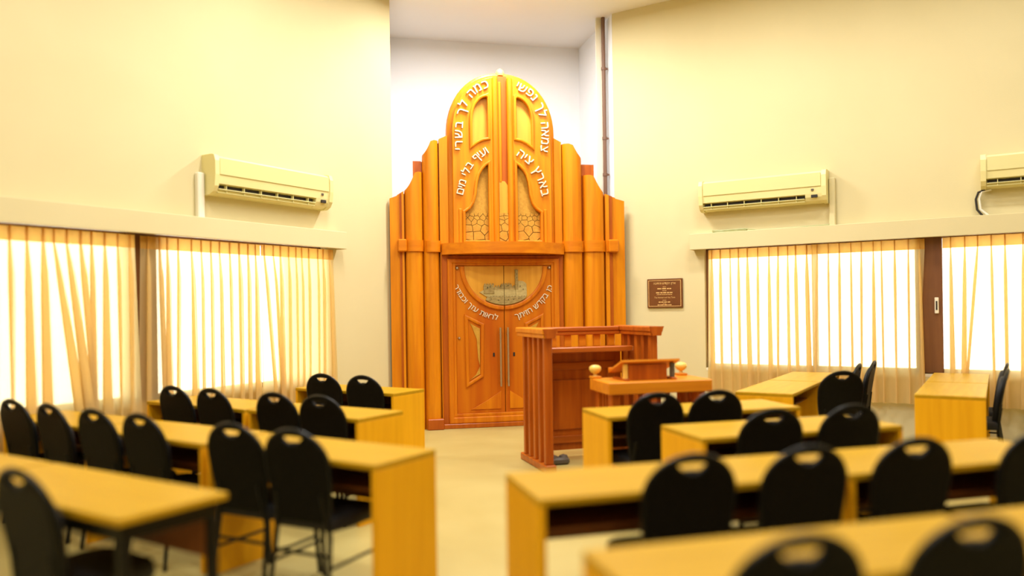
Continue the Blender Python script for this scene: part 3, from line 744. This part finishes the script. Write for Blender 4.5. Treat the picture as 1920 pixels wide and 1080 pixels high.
for x in (.19, .63):
    sub('post', ('ball', 'grey')[x > .5], LE, MB().cbox(x, x+.035, .13, .17, 0, .145, .004)); sub('foot', 'bima', LE, MB().cbox(x-.005, x+.04, .10, .40, 0, .018, .003))
# ------------------------------------------------------------------ classroom tables
TH = .775
def table(name, loc, rz, L, D, label, group, panels=True):
    """origin at the near-left corner on the floor; x along the table, y away from the sitter"""
    t = empty(name, (loc[0], loc[1], 0), rz, label, 'table', group)
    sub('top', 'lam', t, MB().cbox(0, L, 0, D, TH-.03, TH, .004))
    if panels:
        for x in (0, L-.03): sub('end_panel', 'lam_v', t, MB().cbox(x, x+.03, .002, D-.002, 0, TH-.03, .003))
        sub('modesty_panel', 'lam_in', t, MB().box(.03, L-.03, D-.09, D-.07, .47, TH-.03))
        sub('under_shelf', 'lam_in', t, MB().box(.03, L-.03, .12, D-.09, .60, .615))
    else:
        sub('apron', 'steel', t, MB().box(.03, L-.03, .03, .05, TH-.10, TH-.03).box(.03, L-.03, D-.05, D-.03, TH-.10, TH-.03).box(.03, .05, .05, D-.05, TH-.10, TH-.03).box(L-.05, L-.03, .05, D-.05, TH-.10, TH-.03))
        for x in (.03, L-.07):
            for y in (.03, D-.07): sub('leg', 'steel', t, MB().cbox(x, x+.04, y, y+.04, 0, TH-.10, .004))
        sub('modesty_panel', 'lam_in', t, MB().box(.07, L-.07, D-.06, D-.05, .50, TH-.10))
    return t
GLT = 'classroom tables left of the aisle'; GRT = 'classroom tables right of the aisle'; GST = 'tables by the right curtains'
RZ_L = -A32
def ltab(u0, u1, v0, D, label, panels=True):   # u0 = right end (towards the aisle), u1 = left end
    p = uv(u1, v0); return table('classroom_table', p, RZ_L, u0-u1, D, label, GLT, panels)
ltab(-4.78, -6.08, 5.55, .46, 'beech table at the aisle in the row nearest the ark, left side')
ltab(-3.90, -5.08, 4.14, .50, 'beech table at the aisle in the second row from the ark, left side')
ltab(-5.12, -6.42, 4.14, .50, 'beech table by the left curtains in the second row from the ark')
ltab(-2.66, -3.98, 2.94, .50, 'beech table with a wide end panel on the aisle, third left row, foreground')
ltab(-4.02, -5.27, 2.94, .50, 'middle beech table of the third left row, between curtains and aisle table')
ltab(-5.30, -6.46, 2.98, .48, 'beech table against the left curtains in the third left row')
ltab(-2.83, -4.22, 1.70, .50, 'beech table on dark steel legs in the left foreground', False)
ltab(-4.25, -5.60, 1.70, .50, 'beech table cut off by the left edge of the picture', False)
A15 = math.radians(15); c15, s15 = math.cos(A15), math.sin(A15)
def w15(a, d): return (c15*a-s15*d, s15*a+c15*d)
def rtab(a0, a1, d0, D, label): return table('classroom_table', w15(a0, d0), A15, a1-a0, D, label, GRT)
rtab(2.06, 3.62, 5.13, .52, 'beech table just in front of the reading table, right side of the aisle')
rtab(2.24, 3.64, 4.11, .55, 'beech table in the second right row with two black chairs, left end panel showing')
rtab(.91, 2.37, 3.02, .54, 'beech table at the aisle in the right foreground with its end panel on the aisle')
rtab(2.385, 3.75, 3.02, .54, 'beech table beside the aisle table in the third right row, towards the curtains')
rtab(.85, 2.25, 1.89, .46, 'nearest beech table at the bottom right of the picture')
rtab(2.28, 3.70, 1.89, .46, 'beech table at the bottom right corner of the picture')
def stab(u0, v0, v1, Wd, label):     # long axis along v ; sitters on +u side
    p = uv(u0+Wd, v0); return table('classroom_table', p, RZL, v1-v0, Wd, label, GST)
stab(-2.02, 6.98, 8.17, .50, 'beech table end-on near the right curtains, left of the brown window post')
stab(-2.02, 8.20, 9.30, .50, 'beech table under the right curtains behind another end-on table')
stab(-.62, 7.36, 8.58, .52, 'beech table end-on at the right with a broad yellow end panel')
stab(-.62, 8.61, 9.70, .52, 'beech table under the right curtains beside the brown window post')
# ------------------------------------------------------------------ chairs
def make_chair():
    r = link('banquet_chair', None)
    hw = .212
    prof = []
    def width(z):   # half width of the oval back
        if z < .755: return hw*(.78+.22*math.sin((z-.44)/.315*PI/2))
        return hw*math.sqrt(max(0, 1-((z-.755)/.185)**2.15))
    zs = [.44+.315*i/6 for i in range(7)]+[.755+.185*math.sin(PI/2*i/14) for i in range(1, 15)]
    right = [(width(z), z) for z in zs]; outer = right[:-1]+[(0, .94)]+[(-x, z) for x, z in right[:-1]][::-1]
    hole = [(-.068+.136*i/10, .897-.004*math.cos(PI*(i-5)/10)*0+.006*math.sin(PI*i/10)) for i in range(11)]+[(.068-.136*i/10, .893-.034*math.sin(PI*i/10)) for i in range(1, 10)]
    def lean(o, k):   # tilt the back about the seat line
        for v in o.data.vertices:
            t = v.co.z-.44; v.co.y += -.12*t-.10*t*t+.25*(v.co.x**2)
        return o
    b = MB(); b.plate(outer, -.215, -.188, holes=[hole], bev=.012); lean(b.build('backrest', 'shell', r), 0)
    pad = [(x*.90, .47+(z-.44)*.80) for x, z in outer]
    b = MB(); b.plate(pad, -.155, -.190, bev=.014); lean(b.build('back_cushion', 'fabric', r), 0)
    ln = [(x, z) for x, z in outer if z > .46]
    pts = [(x*.99, -.2015-.12*(z-.44)-.10*(z-.44)**2+.25*x*x, z-.002) for x, z in outer]
    b = MB(); b.tube(pts, .009, 6); b.build('piping', 'steel', r)
    seat = [(-.20, -.20), (.20, -.20), (.225, -.05), (.225, .12), (.20, .19), (.15, .215), (-.15, .215), (-.20, .19), (-.225, .12), (-.225, -.05)]
    b = MB(); vs = []; 
    for z, k in ((.405, .96), (.415, 1), (.455, 1), (.475, .95), (.482, .80)): vs += [(x*k, y*k, z) for x, y in seat]
    n = len(seat); fs = [(j*n+i, j*n+(i+1) % n, (j+1)*n+(i+1) % n, (j+1)*n+i) for j in range(4) for i in range(n)]
    b.add(vs, fs, True); b.add(vs[:n], [tuple(range(n))]); b.add(vs[-n:], [tuple(range(n))]); b.build('seat', 'fabric', r)
    for s in (-1, 1):
        MB().tube([(s*.185, .17, .41), (s*.20, .20, 0)], [.014, .012], 8).build('leg', 'steel', r)
        MB().tube([(s*.15, -.225, .60), (s*.165, -.205, .46), (s*.18, -.20, .38), (s*.20, -.25, 0)], [.013, .013, .014, .012], 8).build('leg', 'steel', r)
        MB().tube([(s*.193, .185, .22), (s*.193, -.222, .22)], .009, 6).build('stretcher', 'steel', r)
        MB().lathe([(0, .006), (.006, .004), (.007, 0)], 8).build('stud', 'metal', r).matrix_local = Matrix.Translation((s*.115, -.262, .83)) @ Matrix.Rotation(PI/2+.17, 4, 'X')
    MB().tube([(-.19, -.213, .28), (.19, -.213, .28)], .009, 6).build('stretcher', 'steel', r)
    return r
chair0 = make_chair(); first = [True]
def chair(x, y, rz, label, group):
    """x, y: centre of the top of the back; rz: facing direction (0 = +y)"""
    global chair0
    o = chair0 if first[0] else copy_tree(chair0); first[0] = False
    f = Vector((-math.sin(rz), math.cos(rz)))
    o.location = (x+f.x*.285, y+f.y*.285, 0); o.rotation_euler = (0, 0, rz); tag(o, label, 'chair', group)
    return o
GC = 'black banquet chairs'
def lch(u, v, label, dr=0): p = uv(u, v); chair(p[0], p[1], -A32+dr, label, GC)
def rch(a, d, label, dr=0): p = w15(a, d); chair(p[0], p[1], A15+dr, label, GC)
lch(-5.60, 5.44, 'left one of the two black chairs at the far left table beside the ark', .1)
lch(-5.07, 5.44, 'right one of the two black chairs at the far left table beside the ark', .08)
lch(-5.90, 4.03, 'black chair by the left curtains, left one of four in the second left row')
lch(-5.40, 4.03, 'black chair second from the left in the second left row')
lch(-4.66, 4.03, 'black chair third from the left in the second left row', .05)
lch(-4.18, 4.03, 'black chair at the aisle end of the second left row', .08)
lch(-6.13, 2.88, 'leftmost black chair of the third left row, next to the curtains')
lch(-5.57, 2.85, 'black chair second from the left in the third left row', -.05)
lch(-4.97, 2.82, 'black chair third from the left in the third left row')
lch(-4.47, 2.82, 'black chair fourth from the left in the third left row')
lch(-3.60, 2.81, 'black chair at the aisle table of the third left row, left one of the pair', .08)
lch(-3.12, 2.81, 'large black chair at the aisle end of the third left row, nearest the aisle', .10)
lch(-3.34, 1.58, 'black chair at the left edge of the foreground, at the steel-legged table')
rch(2.39, 5.01, 'left one of the two black chairs just in front of the reading table')
rch(2.86, 5.01, 'right one of the two black chairs just in front of the reading table')
rch(2.64, 3.99, 'left one of the two black chairs in the second right row')
rch(3.18, 3.99, 'right one of the two black chairs in the second right row')
rch(1.54, 2.90, 'black chair nearest the aisle in the third right row')
rch(2.09, 2.90, 'black chair second from the aisle in the third right row')
rch(2.66, 2.91, 'black chair third from the aisle in the third right row')
rch(3.36, 2.90, 'black chair cut off by the right edge of the picture in the third right row')
rch(1.27, 1.79, 'nearest black chair at the bottom of the picture, right of the aisle')
rch(1.84, 1.79, 'black chair at the bottom right corner of the picture')
p = uv(-1.197, 7.5); chair(p[0], p[1], .10, 'black chair standing alone near the right curtains, its back to the viewer', GC)
p = uv(-1.20, 8.50); chair(p[0], p[1], RZL, 'black chair seen edge-on behind the lone chair near the right curtains, nearer of two', GC)
p = uv(-1.12, 8.97); chair(p[0], p[1], RZL, 'black chair seen edge-on nearest the wall behind the lone chair near the right curtains', GC)
p = uv(.06, 9.05); chair(p[0], p[1], RZL, 'dark chair seen edge-on at the far right table, farther of two', GC)
p = uv(.06, 8.31); chair(p[0], p[1], RZL, 'dark chair seen edge-on at the far right table, nearer of two', GC)
